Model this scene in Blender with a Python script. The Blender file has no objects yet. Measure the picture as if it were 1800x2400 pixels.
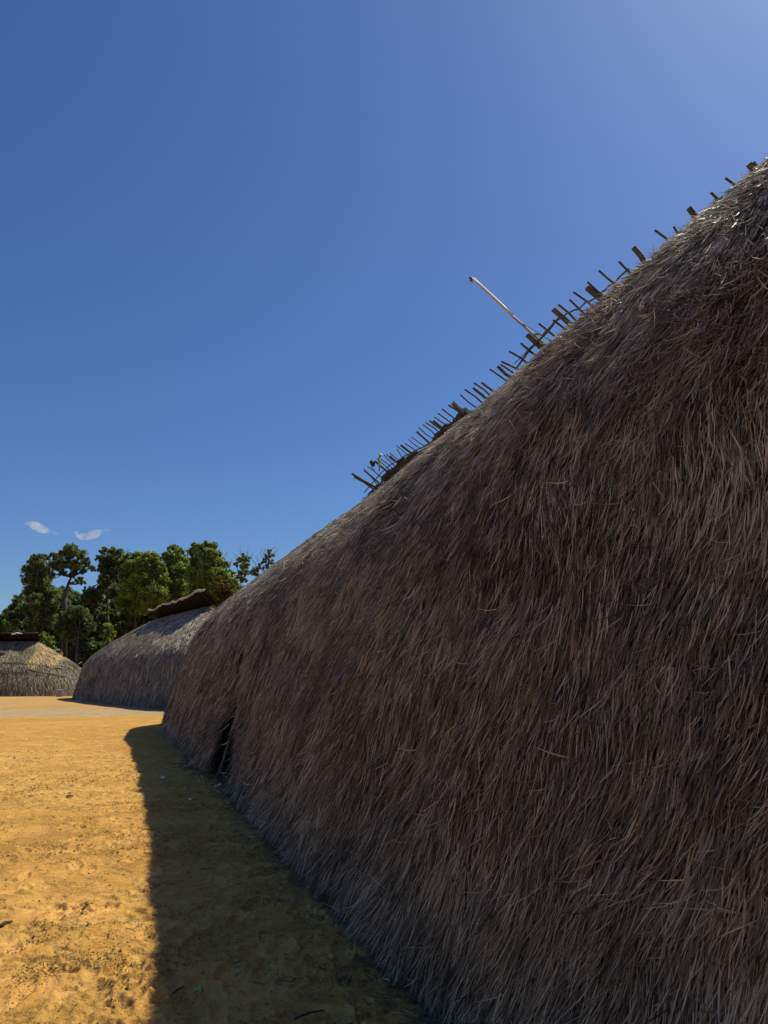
import bpy, math, random
import numpy as np
from mathutils import Vector, Matrix

# ------------------------------------------------------------------ camera, sky, sun, exposure
SC = bpy.context.scene
FPX, CX, CY, HOR, HC = 1664.0, 900.0, 1200.0, 1595.0, 1.6      # focal length and horizon of the 1800x2400 photograph
PITCH = math.atan((HOR - CY) / FPX)
CP, SP = math.cos(PITCH), math.sin(PITCH)
cam_data = bpy.data.cameras.new('camera')
cam = bpy.data.objects.new('camera', cam_data)
SC.collection.objects.link(cam)
cam.location = (0, 0, HC)
cam.rotation_euler = (math.radians(90) + PITCH, 0, 0)
cam_data.sensor_fit = 'VERTICAL'
cam_data.sensor_height = 36.0
cam_data.lens = 36.0 * FPX / 2400.0
cam_data.clip_start = 0.05
cam_data.clip_end = 8000
SC.camera = cam

SUN_EL, SUN_AZ = math.radians(56.9), math.radians(54.3)         # azimuth from +Y towards +X
world = bpy.data.worlds.new('World')
SC.world = world
world.use_nodes = True
wn = world.node_tree
sky = wn.nodes.new('ShaderNodeTexSky')
sky.sky_type = 'NISHITA'
sky.sun_disc = False
sky.sun_elevation = SUN_EL
sky.sun_rotation = SUN_AZ
sky.altitude = 0
sky.air_density = 1.0
sky.dust_density = 0.7
sky.ozone_density = 10.0
bg = wn.nodes['Background']
bg.inputs['Strength'].default_value = 0.101
hs = wn.nodes.new('ShaderNodeHueSaturation')
hs.inputs['Saturation'].default_value = 1.08
hs.inputs['Hue'].default_value = 0.503
wn.links.new(sky.outputs[0], hs.inputs['Color'])
wn.links.new(hs.outputs[0], bg.inputs['Color'])

sun_data = bpy.data.lights.new('sun', 'SUN')
sun_data.energy = 5.0
sun_data.angle = math.radians(0.5)
sun_data.color = (1.0, 0.96, 0.74)
sun = bpy.data.objects.new('sun', sun_data)
SC.collection.objects.link(sun)
SUN = Vector((math.sin(SUN_AZ) * math.cos(SUN_EL), math.cos(SUN_AZ) * math.cos(SUN_EL), math.sin(SUN_EL)))
sun.rotation_euler = SUN.to_track_quat('Z', 'Y').to_euler()
sun.location = (40, 30, 60)

SC.view_settings.view_transform = 'Standard'
SC.view_settings.look = 'None'
SC.view_settings.exposure = 0.0
SC.view_settings.gamma = 1.0
SC.cycles.volume_bounces = 3
SC.cycles.max_bounces = 8
SC.cycles.diffuse_bounces = 4

RNG = np.random.default_rng(7)
random.seed(7)

# ------------------------------------------------------------------ helpers
def ray(px, py):
    v = CY - py
    return np.array([px - CX, FPX * CP - v * SP, FPX * SP + v * CP])

def at(px, py, y):
    "point of the place seen at a pixel, y metres ahead"
    r = ray(px, py)
    return np.array([0, 0, HC]) + r * (y / r[1])

def ground_at(px, py):
    r = ray(px, py)
    return np.array([0, 0, HC]) + r * (-HC / r[2])

def _h(ix, iy, iz, seed):
    n = (ix.astype(np.int64) * 374761393 + iy.astype(np.int64) * 668265263 + iz.astype(np.int64) * 2147483647 + seed * 974711) & 0xffffffff
    n = ((n ^ (n >> 13)) * 1274126177) & 0xffffffff
    n = ((n ^ (n >> 16)) * 2246822519) & 0xffffffff
    return ((n ^ (n >> 15)) & 0xffff) / 32767.5 - 1.0

def vnoise(P, freq, seed=0):
    P = np.asarray(P, float) * freq + 1000.0
    i = np.floor(P).astype(np.int64)
    t = P - i
    t = t * t * (3 - 2 * t)
    x, y, z = i[..., 0], i[..., 1], i[..., 2]
    tx, ty, tz = t[..., 0], t[..., 1], t[..., 2]
    def L(a, b, w): return a + (b - a) * w
    return L(L(L(_h(x, y, z, seed), _h(x + 1, y, z, seed), tx), L(_h(x, y + 1, z, seed), _h(x + 1, y + 1, z, seed), tx), ty),
             L(L(_h(x, y, z + 1, seed), _h(x + 1, y, z + 1, seed), tx), L(_h(x, y + 1, z + 1, seed), _h(x + 1, y + 1, z + 1, seed), tx), ty), tz)

def herm(xk, yk, x):
    xk = np.asarray(xk, float); yk = np.asarray(yk, float)
    m = np.gradient(yk, xk)
    x = np.clip(x, xk[0], xk[-1])
    i = np.clip(np.searchsorted(xk, x) - 1, 0, len(xk) - 2)
    h = xk[i + 1] - xk[i]; t = (x - xk[i]) / h
    return (2*t**3 - 3*t**2 + 1)*yk[i] + (t**3 - 2*t**2 + t)*h*m[i] + (-2*t**3 + 3*t**2)*yk[i+1] + (t**3 - t**2)*h*m[i+1]

def smooth(a, b, x):
    t = np.clip((x - a) / (b - a), 0, 1)
    return t * t * (3 - 2 * t)

def link(name, me, parent=None):
    o = bpy.data.objects.new(name, me)
    SC.collection.objects.link(o)
    if parent is not None: o.parent = parent
    return o

def mesh_np(name, V, F, mats, parent=None, attrs=None, matidx=None, shade=True):
    "one mesh object from numpy vertices and quads/tris"
    V = np.asarray(V, np.float32).reshape(-1, 3); F = np.asarray(F, np.int32)
    me = bpy.data.meshes.new(name)
    nf, k = F.shape
    me.vertices.add(len(V)); me.vertices.foreach_set('co', V.ravel())
    me.loops.add(nf * k); me.loops.foreach_set('vertex_index', F.ravel())
    me.polygons.add(nf)
    me.polygons.foreach_set('loop_start', np.arange(0, nf * k, k, dtype=np.int32))
    if not isinstance(mats, (list, tuple)): mats = [mats]
    for m in mats: me.materials.append(m)
    if matidx is not None: me.polygons.foreach_set('material_index', np.asarray(matidx, np.int32))
    me.polygons.foreach_set('use_smooth', np.full(nf, bool(shade)))
    for an, av in (attrs or {}).items():
        a = me.attributes.new(an, 'FLOAT', 'POINT'); a.data.foreach_set('value', np.asarray(av, np.float32))
    me.update(calc_edges=True)
    return link(name, me, parent)

class MB:
    "collects tubes, boxes and blobs and links them as one mesh object"
    def __init__(s): s.V = []; s.F = []
    def add(s, V, F):
        n = len(s.V); s.V += [tuple(map(float, v)) for v in V]; s.F += [tuple(i + n for i in f) for f in F]
    def tube(s, pts, radii, sides=8, rough=0.0):
        pts = [Vector(p) for p in pts]
        if not hasattr(radii, '__len__'): radii = [radii] * len(pts)
        V = []; F = []
        for i, p in enumerate(pts):
            t = (pts[min(i + 1, len(pts) - 1)] - pts[max(i - 1, 0)]).normalized()
            a = t.orthogonal().normalized() if i == 0 else (u - t * u.dot(t)).normalized()
            u = a; b = t.cross(a)
            for k in range(sides):
                w = 2 * math.pi * k / sides
                r = radii[i] * (1 + rough * random.uniform(-1, 1))
                V.append(p + (a * math.cos(w) + b * math.sin(w)) * r)
        for i in range(len(pts) - 1):
            for k in range(sides):
                k2 = (k + 1) % sides
                F.append((i*sides + k, i*sides + k2, (i+1)*sides + k2, (i+1)*sides + k))
        F.append(tuple(range(sides - 1, -1, -1))); F.append(tuple((len(pts)-1)*sides + k for k in range(sides)))
        s.add(V, F); return s
    def blob(s, c, r, seed=0, n=10, m=6, rough=0.2):
        c = np.array(c, float); r = np.array(r if hasattr(r, '__len__') else (r, r, r), float)
        V = [c + (0, 0, r[2])]
        F = []
        for j in range(1, m):
            for k in range(n):
                th = math.pi * j / m; ph = 2 * math.pi * k / n
                d = np.array([math.sin(th)*math.cos(ph), math.sin(th)*math.sin(ph), math.cos(th)])
                q = 1 + rough * float(vnoise(d[None] * 1.0 + seed * 3.7, 1.6, seed)[0])
                V.append(c + d * r * q)
        V.append(c - (0, 0, r[2]))
        for k in range(n): F.append((0, 1 + k, 1 + (k + 1) % n))
        for j in range(m - 2):
            for k in range(n):
                a = 1 + j*n + k; b = 1 + j*n + (k+1) % n
                F.append((a, a + n, b + n, b))
        e = len(V) - 1; o = 1 + (m - 2)*n
        for k in range(n): F.append((e, o + (k+1) % n, o + k))
        s.add(V, F); return s
    def build(s, name, mat, parent=None, shade=True):
        me = bpy.data.meshes.new(name); me.from_pydata(s.V, [], s.F); me.materials.append(mat)
        me.polygons.foreach_set('use_smooth', np.full(len(me.polygons), shade)); me.update()
        return link(name, me, parent)

def tag(o, label, cat, group=None, kind=None):
    if label: o['label'] = label
    if cat: o['category'] = cat
    if group: o['group'] = group
    if kind: o['kind'] = kind
    return o

def thing(name, label, cat, loc=(0, 0, 0), group=None):
    o = bpy.data.objects.new(name, None); SC.collection.objects.link(o)
    o.empty_display_size = 0.3
    return tag(o, label, cat, group)

# ------------------------------------------------------------------ materials
class NT:
    def __init__(s, name):
        s.m = bpy.data.materials.new(name); s.m.use_nodes = True
        s.t = s.m.node_tree; s.b = s.t.nodes['Principled BSDF']
        s.b.inputs['Specular IOR Level'].default_value = 0.3
        s.out = s.t.nodes['Material Output']
    def n(s, k, **kw):
        x = s.t.nodes.new('ShaderNode' + k)
        for a, b in kw.items(): setattr(x, a, b)
        return x
    def l(s, a, b): s.t.links.new(a, b)
    def noise(s, scale, detail=4, rough=0.55, vec=None, dist=0.0):
        x = s.n('TexNoise'); x.inputs['Scale'].default_value = scale; x.inputs['Detail'].default_value = detail
        x.inputs['Roughness'].default_value = rough; x.inputs['Distortion'].default_value = dist
        if vec is not None: s.l(vec, x.inputs['Vector'])
        return x.outputs['Fac']
    def ramp(s, fac, stops):
        x = s.n('ValToRGB'); e = x.color_ramp.elements
        while len(e) < len(stops): e.new(0.5)
        for i, (p, c) in enumerate(stops):
            e[i].position = p; e[i].color = (*c, 1) if hasattr(c, '__len__') else (c, c, c, 1)
        s.l(fac, x.inputs[0]); return x.outputs[0]
    def mix(s, fac, a, b, mode='MIX'):
        x = s.n('Mix', data_type='RGBA', blend_type=mode)
        for i, v in ((0, fac), (6, a), (7, b)):
            if hasattr(v, 'links'): s.l(v, x.inputs[i])
            else: x.inputs[i].default_value = (*v, 1) if hasattr(v, '__len__') else v
        return x.outputs[2]
    def math(s, op, a, b=0.5):
        x = s.n('Math', operation=op)
        for i, v in ((0, a), (1, b)):
            if hasattr(v, 'links'): s.l(v, x.inputs[i])
            else: x.inputs[i].default_value = v
        return x.outputs[0]
    def bump(s, h, strength=0.5, dist=0.02):
        x = s.n('Bump'); x.inputs['Strength'].default_value = strength; x.inputs['Distance'].default_value = dist
        s.l(h, x.inputs['Height']); s.l(x.outputs[0], s.b.inputs['Normal'])
    def obj(s): return s.n('TexCoord').outputs['Object']
    def attr(s, name):
        x = s.n('Attribute'); x.attribute_name = name; return x.outputs['Fac']

def thatch_strand_mat(name, stops, rough=0.48, patch=None, weather_light=None, spec=0.12, trans=0.22, upper_light=(1.62, 1.55, 1.48)):
    t = NT(name)
    tint = t.attr('tint')
    col = t.ramp(tint, stops)
    big = t.noise(0.55, 3, 0.5, t.obj())
    col = t.mix(t.ramp(big, [(0.35, 0.0), (0.7, 1.0)]), col, t.mix(1.0, col, (0.92, 0.98, 1.05), 'MULTIPLY'))
    if weather_light is not None:   # greyed by weathering, with sunlight painted over the upper roof and shade kept below
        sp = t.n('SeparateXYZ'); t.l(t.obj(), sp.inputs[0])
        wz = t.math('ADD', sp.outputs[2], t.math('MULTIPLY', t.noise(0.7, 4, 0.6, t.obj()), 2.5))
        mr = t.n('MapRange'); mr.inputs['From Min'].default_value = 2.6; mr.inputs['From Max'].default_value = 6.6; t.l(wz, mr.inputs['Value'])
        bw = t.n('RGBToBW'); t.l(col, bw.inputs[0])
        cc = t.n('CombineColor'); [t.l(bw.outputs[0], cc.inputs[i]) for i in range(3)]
        col = t.mix(t.math('MULTIPLY', mr.outputs[0], weather_light), col, t.mix(1.0, cc.outputs[0], upper_light, 'MULTIPLY'))
    if patch is not None:
        col = t.mix(t.attr('fresh'), col, patch)
    t.l(col, t.b.inputs['Base Color'])
    t.b.inputs['Roughness'].default_value = rough
    t.b.inputs['Specular IOR Level'].default_value = spec
    tr = t.n('BsdfTranslucent'); t.l(col, tr.inputs['Color'])
    mx = t.n('MixShader'); mx.inputs[0].default_value = trans
    t.l(t.b.outputs[0], mx.inputs[1]); t.l(tr.outputs[0], mx.inputs[2]); t.l(mx.outputs[0], t.out.inputs['Surface'])
    return t.m

def hull_mat(name, a, b):
    t = NT(name); o = t.obj()
    mp = t.n('Mapping'); mp.inputs['Scale'].default_value = (1, 1, 0.12); t.l(o, mp.inputs['Vector'])
    f = t.noise(30, 6, 0.6, mp.outputs[0])
    t.l(t.ramp(f, [(0.3, a), (0.7, b)]), t.b.inputs['Base Color'])
    t.b.inputs['Roughness'].default_value = 0.9
    t.bump(f, 0.8, 0.05)
    return t.m

M = {}
M['thatch'] = thatch_strand_mat('weathered_thatch', [(0.0, (0.05, 0.034, 0.023)), (0.38, (0.26, 0.182, 0.112)), (0.72, (0.58, 0.42, 0.265)), (0.93, (0.80, 0.59, 0.38)), (1.0, (0.78, 0.54, 0.31))], weather_light=0.7)
M['litter'] = thatch_strand_mat('old_straw', [(0.0, (0.05, 0.036, 0.022)), (0.6, (0.20, 0.14, 0.08)), (1.0, (0.45, 0.33, 0.19))])
M['thatch_inner'] = thatch_strand_mat('shade_dark_fringe', [(0.0, (0.03, 0.024, 0.02)), (1.0, (0.12, 0.095, 0.075))])  # ridge fringe colour darkened for the shade it stands in
M['thatch_grey'] = thatch_strand_mat('greyed_thatch', [(0.0, (0.11, 0.08, 0.055)), (0.4, (0.26, 0.19, 0.13)), (0.8, (0.41, 0.315, 0.22)), (1.0, (0.55, 0.45, 0.32))], rough=0.42, weather_light=0.7, spec=0.5, trans=0.2, upper_light=(2.15, 1.80, 1.35))
M['thatch_patched'] = thatch_strand_mat('patched_thatch', [(0.0, (0.13, 0.098, 0.07)), (0.4, (0.26, 0.205, 0.14)), (0.8, (0.40, 0.32, 0.22)), (1.0, (0.50, 0.41, 0.29))], patch=(0.86, 0.63, 0.28))
M['hull'] = hull_mat('packed_thatch', (0.03, 0.023, 0.02), (0.08, 0.06, 0.05))
M['hull_grey'] = hull_mat('packed_grey_thatch', (0.08, 0.07, 0.062), (0.17, 0.15, 0.135))

def wood_mat(name, a, b, scale=6):
    t = NT(name); f = t.noise(scale, 5, 0.6, t.obj())
    t.l(t.ramp(f, [(0.3, a), (0.72, b)]), t.b.inputs['Base Color'])
    t.b.inputs['Roughness'].default_value = 0.8
    t.bump(t.noise(scale * 6, 4, 0.6, t.obj()), 0.5, 0.01)
    return t.m
M['wood'] = wood_mat('weathered_pole_wood', (0.06, 0.055, 0.045), (0.15, 0.135, 0.105))
M['shade_dark'] = wood_mat('shade_dark_thatch', (0.010, 0.008, 0.007), (0.026, 0.019, 0.016))  # near-black colour holds the shade under ridge wings and inside doorways
M['shade_dark'].node_tree.nodes['Principled BSDF'].inputs['Specular IOR Level'].default_value = 0.03
M['wood_dark'] = wood_mat('dark_pole_wood', (0.035, 0.025, 0.02), (0.075, 0.052, 0.04))
M['wood_pale'] = wood_mat('pale_pole_wood', (0.38, 0.34, 0.28), (0.58, 0.53, 0.45))
M['bamboo'] = wood_mat('grey_bamboo', (0.26, 0.23, 0.18), (0.42, 0.38, 0.30))
M['bark'] = wood_mat('tree_bark', (0.03, 0.025, 0.02), (0.075, 0.062, 0.05), 3)
M['twig'] = wood_mat('bare_twig', (0.20, 0.18, 0.15), (0.32, 0.29, 0.25), 3)

def plain_mat(name, col, rough=0.5, var=0.15):
    t = NT(name); f = t.noise(20, 4, 0.6, t.obj())
    t.l(t.ramp(f, [(0.3, tuple(c * (1 - var) for c in col)), (0.7, tuple(min(1, c * (1 + var)) for c in col))]), t.b.inputs['Base Color'])
    t.b.inputs['Roughness'].default_value = rough
    return t.m
M['pvc'] = plain_mat('white_conduit', (0.60, 0.55, 0.47), 0.45, 0.05)
M['black_plastic'] = plain_mat('black_plastic', (0.05, 0.05, 0.05), 0.45)
M['wire'] = plain_mat('wire', (0.10, 0.11, 0.12), 0.5)
M['green_scrap'] = plain_mat('green_scrap', (0.16, 0.55, 0.22), 0.5)
M['white_plastic'] = plain_mat('white_plastic', (0.8, 0.8, 0.78), 0.4, 0.05)
M['grey_board'] = plain_mat('grey_board', (0.30, 0.29, 0.27), 0.7)
M['stone'] = plain_mat('brown_stone', (0.40, 0.30, 0.17), 0.85, 0.3)
M['pale_stone'] = plain_mat('pale_stone', (0.62, 0.55, 0.42), 0.8, 0.25)
M['straw'] = plain_mat('dry_straw', (0.42, 0.33, 0.20), 0.7, 0.3)
M['charred'] = plain_mat('dark_leaf_litter', (0.06, 0.05, 0.05), 0.8, 0.3)

def ground_mat():
    t = NT('sandy_earth'); o = t.obj()
    col = t.ramp(t.noise(0.22, 5, 0.6, o, 0.4), [(0.28, (0.47, 0.234, 0.060)), (0.50, (0.57, 0.307, 0.086)), (0.74, (0.64, 0.367, 0.118))])
    fine = t.noise(3.2, 8, 0.7, o)
    col = t.mix(t.ramp(fine, [(0.35, 0.0), (0.60, 1.0)]), t.mix(1.0, col, (0.82, 0.76, 0.66), 'MULTIPLY'), col)
    # grey trodden strips in front of the far houses: long stains across the plaza
    sep = t.n('SeparateXYZ'); t.l(o, sep.inputs[0])
    wob = t.math('MULTIPLY', t.math('SUBTRACT', t.noise(0.10, 4, 0.6, o), 0.5), 16.0)
    yy = t.math('ADD', t.math('ADD', sep.outputs[1], wob), t.math('MULTIPLY', sep.outputs[0], -0.22))
    mr = t.n('MapRange'); mr.inputs['From Min'].default_value = 20; mr.inputs['From Max'].default_value = 90
    t.l(yy, mr.inputs['Value'])
    band = t.ramp(mr.outputs[0], [(0.0, 0.0), (0.235, 0.0), (0.27, 0.85), (0.36, 0.8), (0.42, 0.25), (0.62, 0.55), (0.75, 0.2), (1.0, 0.0)])
    grey = t.mix(t.noise(0.5, 4, 0.6, o), (0.32, 0.235, 0.15), (0.50, 0.36, 0.21))
    col = t.mix(band, col, grey)
    col = t.mix(t.math('MULTIPLY', t.attr('dent'), 0.55), col, (0.70, 0.42, 0.145))
    pit = t.noise(38, 6, 0.72, o)
    clus = t.ramp(t.noise(1.6, 5, 0.65, o, 0.6), [(0.42, 0.0), (0.56, 1.0)])
    specks = t.math('MULTIPLY', t.ramp(pit, [(0.40, 1.0), (0.50, 0.0)]), clus)
    col = t.mix(t.math('MULTIPLY', specks, 0.7), col, (0.22, 0.115, 0.035))
    t.l(col, t.b.inputs['Base Color'])
    t.b.inputs['Roughness'].default_value = 0.95
    t.b.inputs['Specular IOR Level'].default_value = 0.1
    h = t.math('ADD', t.math('MULTIPLY', t.noise(9, 6, 0.65, o), 1.0), t.math('MULTIPLY', t.math('MULTIPLY', pit, clus), 0.9))
    t.bump(h, 0.8, 0.035)
    return t.m
M['ground'] = ground_mat()

def crumb_mat():
    t = NT('earth_crumbs')
    t.l(t.ramp(t.noise(7, 3, 0.6, t.obj()), [(0.3, (0.20, 0.11, 0.035)), (0.7, (0.42, 0.25, 0.08))]), t.b.inputs['Base Color'])
    t.b.inputs['Roughness'].default_value = 0.95
    return t.m
M['crumb'] = crumb_mat()

def leaf_mat(name, a, b, c):
    t = NT(name)
    col = t.ramp(t.attr('tint'), [(0.0, a), (0.55, b), (1.0, c)])
    t.l(col, t.b.inputs['Base Color'])
    t.b.inputs['Roughness'].default_value = 0.5
    tr = t.n('BsdfTranslucent'); t.l(t.mix(1.0, col, (1.3, 1.25, 0.6), 'MULTIPLY'), tr.inputs['Color'])
    mx = t.n('MixShader'); mx.inputs[0].default_value = 0.5
    t.l(t.b.outputs[0], mx.inputs[1]); t.l(tr.outputs[0], mx.inputs[2]); t.l(mx.outputs[0], t.out.inputs['Surface'])
    return t.m
M['leaf_dark'] = leaf_mat('dark_foliage', (0.05, 0.076, 0.042), (0.145, 0.19, 0.10), (0.32, 0.37, 0.18))
M['leaf_green'] = leaf_mat('green_foliage', (0.065, 0.105, 0.03), (0.20, 0.28, 0.075), (0.46, 0.54, 0.16))
M['leaf_bright'] = leaf_mat('bright_foliage', (0.09, 0.15, 0.03), (0.19, 0.30, 0.055), (0.30, 0.40, 0.09))
M['leaf_yellow'] = leaf_mat('yellowing_foliage', (0.07, 0.08, 0.02), (0.15, 0.14, 0.03), (0.30, 0.22, 0.05))

# ------------------------------------------------------------------ ground: one sheet to the horizon
PRINTS = []
for i in range(2300):
    a = RNG.uniform(-0.62, 0.30); r = 3.2 * math.exp(RNG.uniform(0, 2.1))
    PRINTS.append((r * math.sin(a), r * math.cos(a), RNG.uniform(0, math.pi), RNG.uniform(0.10, 0.15), RNG.uniform(0.045, 0.06), RNG.uniform(0.4, 1.0)))
for i in range(1700):
    a = RNG.uniform(-0.56, -0.16); r = RNG.uniform(11, 27)
    PRINTS.append((r * math.sin(a), r * math.cos(a), RNG.normal(0.4, 0.6), RNG.uniform(0.11, 0.16), RNG.uniform(0.05, 0.065), RNG.uniform(0.6, 1.2)))
PRINTS += [(-0.88, 4.55, 1.5, 0.15, 0.07, 1.0), (-0.66, 4.62, 1.4, 0.15, 0.065, 0.8)]

def ground_z(x, y, want_dent=False):
    dent = np.zeros_like(x)
    P = np.stack([x, y, np.zeros_like(x)], -1)
    r = np.hypot(x, y)
    fade = 1 - smooth(30, 60, r)
    z = 0.03 * vnoise(P, 0.35, 1) * smooth(1.0, 4.0, r) * (1 - smooth(60, 90, r))
    z = z + fade * (0.010 * vnoise(P, 1.7, 2) + 0.007 * vnoise(P, 5.0, 3))
    clus = smooth(-0.05, 0.45, vnoise(P, 1.1, 4) + 0.6 * vnoise(P, 3.1, 9))
    near = 1 - smooth(8, 20, r)
    z = z + near * (0.004 * vnoise(P, 14, 5) + clus * (0.007 * vnoise(P, 26, 6) + 0.006 * np.abs(vnoise(P, 55, 7))))
    for (px, py, an, L, W, k) in PRINTS:
        m = (np.abs(x - px) < 0.35) & (np.abs(y - py) < 0.35)
        if not m.any(): continue
        dx, dy = x[m] - px, y[m] - py
        u = (dx * math.cos(an) + dy * math.sin(an)) / L; v = (-dx * math.sin(an) + dy * math.cos(an)) / W
        q = np.sqrt(u * u + v * v)
        dent[m] = np.maximum(dent[m], k * np.clip(1.15 - q ** 3, 0, 1))
        z[m] += k * (-0.020 * np.clip(1 - q ** 4, 0, 1) + 0.009 * np.exp(-((q - 1.2) / 0.22) ** 2))
    return (z, dent) if want_dent else z

def build_ground():
    az = np.concatenate([np.linspace(-math.pi, -0.75, 26)[:-1], np.linspace(-0.75, -0.50, 60)[:-1], np.linspace(-0.50, 0.16, 520)[:-1], np.linspace(0.16, 0.7, 40)[:-1], np.linspace(0.7, math.pi, 26)[:-1]])
    rr = np.concatenate([np.geomspace(0.15, 3.0, 12)[:-1], np.geomspace(3.0, 26, 800)[:-1], np.geomspace(26, 110, 120)[:-1], np.geomspace(110, 4000, 24)])
    A, R = np.meshgrid(az, rr)
    X, Y = (R * np.sin(A)).ravel(), (R * np.cos(A)).ravel()
    Z, DENT = ground_z(X, Y, True)
    na, nr = len(az), len(rr)
    i, j = np.meshgrid(np.arange(na), np.arange(nr - 1)); i2 = (i + 1) % na
    F = np.stack([j * na + i, j * na + i2, (j + 1) * na + i2, (j + 1) * na + i], -1).reshape(-1, 4)[:, ::-1]
    V = np.stack([X, Y, Z], -1)
    c = len(V)
    V = np.concatenate([V, [[0, 0, float(Z[:na].mean())]]])
    k = np.arange(na); tri = np.stack([np.full(na, c), (k + 1) % na, k, np.full(na, c)], -1)
    o = mesh_np('ground', V, F, M['ground'], attrs={'dent': np.append(DENT, 0.0)})
    # close the small hole under the camera
    mb = MB(); mb.add([tuple(v) for v in V[:na]] + [tuple(V[c])], [(int(a + 1) % na, int(a), na) for a in range(na)])
    mb.F = [f[::-1] for f in mb.F]
    p = mb.build('ground_centre', M['ground'], o)
    o['kind'] = 'structure'
    return o
GROUND = build_ground()

def gz(x, y):
    return float(ground_z(np.array([float(x)]), np.array([float(y)]))[0])

# ------------------------------------------------------------------ thatched houses
SK = np.array([0, .25, .5, .75, 1.0])
class Hut:
    """a longhouse with rounded ends; (side, u, s): u 0..1 far end, 1..2 long side, 2..3 near end, s 0 ridge .. 1 ground"""
    def __init__(h, W, H, rS, rE, Eb, q, al, n0, a, e, hw=0.15, sag=0.0, drise=0.0, corr=None, lump=0.05, seed=1, flare=None, hcorr=None):
        h.hcorr = hcorr
        h.__dict__.update(W=W, H=H, rS=rS, rE=rE, Eb=Eb, q=q, al=al, n0=n0, hw=hw, sag=sag, drise=drise, corr=corr, lump=lump, seed=seed, flare=flare)
        h.pa = np.array([0, *a, 1.0]); h.pe = np.array([0, *e, 1.0])
        h.ca, h.sa = math.cos(al), math.sin(al)
    def to_world(h, D, N, Z): return np.stack([-h.sa * D + h.ca * N, h.ca * D + h.sa * N, Z], -1)
    def dn(h, side, u, s):
        u = np.asarray(u, float); s = np.asarray(s, float)
        oS = h.hw + (h.W - h.hw) * herm(SK, h.pa, s); oE = h.hw + (h.Eb - h.hw) * herm(SK, h.pe, s)
        ph = np.where(u < 1, u, np.where(u > 2, 3 - u, 1.0)) * (math.pi / 2)
        ph = np.clip(ph, 0.004, math.pi / 2)
        cc = np.clip(np.cos(ph), 0, 1) ** (2 / h.q); si = np.sin(ph) ** (2 / h.q)
        D = np.where(u < 1, h.rE + oE * cc, np.where(u > 2, h.rS - oE * cc, h.rE + (h.rS - h.rE) * (np.clip(u, 1, 2) - 1)))
        off = oS * np.where((u >= 1) & (u <= 2), 1.0, si)
        if h.corr is not None:
            w = np.clip((D - h.rE) / 8, 0, 1)
            off = off - (herm(h.corr[0], h.corr[1], D) * s ** 1.5 * (1 - w) * (side > 0)) * si
        P = np.stack([D * 1.0, off * side, s * h.H], -1)
        off = off + h.lump * (vnoise(P, 0.45, h.seed) + 0.55 * vnoise(P, 1.3, h.seed + 1)) * smooth(0.0, 0.12, s) * si
        if h.flare is not None and np.all(side > 0): off = off + h.flare(D, h.H * (1 - s))
        N = h.n0 + h.W - off * side
        dc = np.clip(D, h.rS, h.rE)
        Z = h.ridge(dc) * (1 - s)
        return D, N, Z
    def ridge(h, d):
        z = h.H + h.sag * ((d - 12) / 10) ** 2 + h.drise * (d - 12)
        return z if h.hcorr is None else z + herm(h.hcorr[0], h.hcorr[1], d)
    def pos(h, side, u, s):
        return h.to_world(*h.dn(side, u, s))
    def frame(h, side, u, s):
        e = 1e-3
        s1, s0 = np.clip(s + e, 0, 1), np.clip(s - e, 0, 1)
        P = h.pos(side, u, s)
        td = h.pos(side, u, s1) - h.pos(side, u, s0)
        tu = h.pos(side, np.clip(u + e, 0, 3), s) - h.pos(side, np.clip(u - e, 0, 3), s)
        td /= np.linalg.norm(td, axis=-1, keepdims=True) + 1e-9
        tu /= np.linalg.norm(tu, axis=-1, keepdims=True) + 1e-9
        n = np.cross(tu, td); n /= np.linalg.norm(n, axis=-1, keepdims=True) + 1e-9
        D, N, Z = h.dn(side, u, s)
        out = h.to_world(D - np.clip(D, h.rS, h.rE), N - (h.n0 + h.W), np.full_like(Z, 0.6)); 
        n *= np.sign((n * out).sum(-1, keepdims=True) + 1e-9)
        return P, td, tu, n

def hull_arrays(h, hole=None, nu=(40, 150, 30), ns=56):
    us = np.concatenate([np.linspace(0, 1, nu[0])[:-1], np.linspace(1, 2, nu[1])[:-1], np.linspace(2, 3, nu[2])])
    ss = np.linspace(0, 1, ns)
    Vs, Fs = [], []; base = 0
    for side in (1, -1):
        U, S = np.meshgrid(us, ss)
        P, td, tu, n = h.frame(side, U, S)
        P = P - n * 0.05
        P[-1, :, 2] = -0.06
        D, N, Z = h.dn(side, U, S)
        k = len(us)
        i, j = np.meshgrid(np.arange(k - 1), np.arange(ns - 1))
        f = np.stack([j*k + i, j*k + i + 1, (j+1)*k + i + 1, (j+1)*k + i], -1)
        keep = np.ones(i.shape, bool)
        if hole is not None and side > 0:
            Dm = (D[:-1, :-1] + D[1:, 1:]) / 2; Zm = (Z[:-1, :-1] + Z[1:, 1:]) / 2
            keep = ~hole(Dm, Zm)
        f = f[keep].reshape(-1, 4)
        if side < 0: f = f[:, ::-1]
        Vs.append(P.reshape(-1, 3)); Fs.append(f + base); base += P.shape[0] * P.shape[1]
    # strip closing the ridge
    u = np.linspace(0.0, 3, 120)
    A = h.pos(1, u, np.zeros_like(u)); B = h.pos(-1, u, np.zeros_like(u))
    A[:, 2] -= 0.03; B[:, 2] -= 0.03
    k = np.arange(119)
    f = np.stack([k, k + 1, k + 121, k + 120], -1) + base
    Vs += [A, B]; Fs.append(f)
    return np.concatenate(Vs), np.concatenate(Fs)

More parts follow.
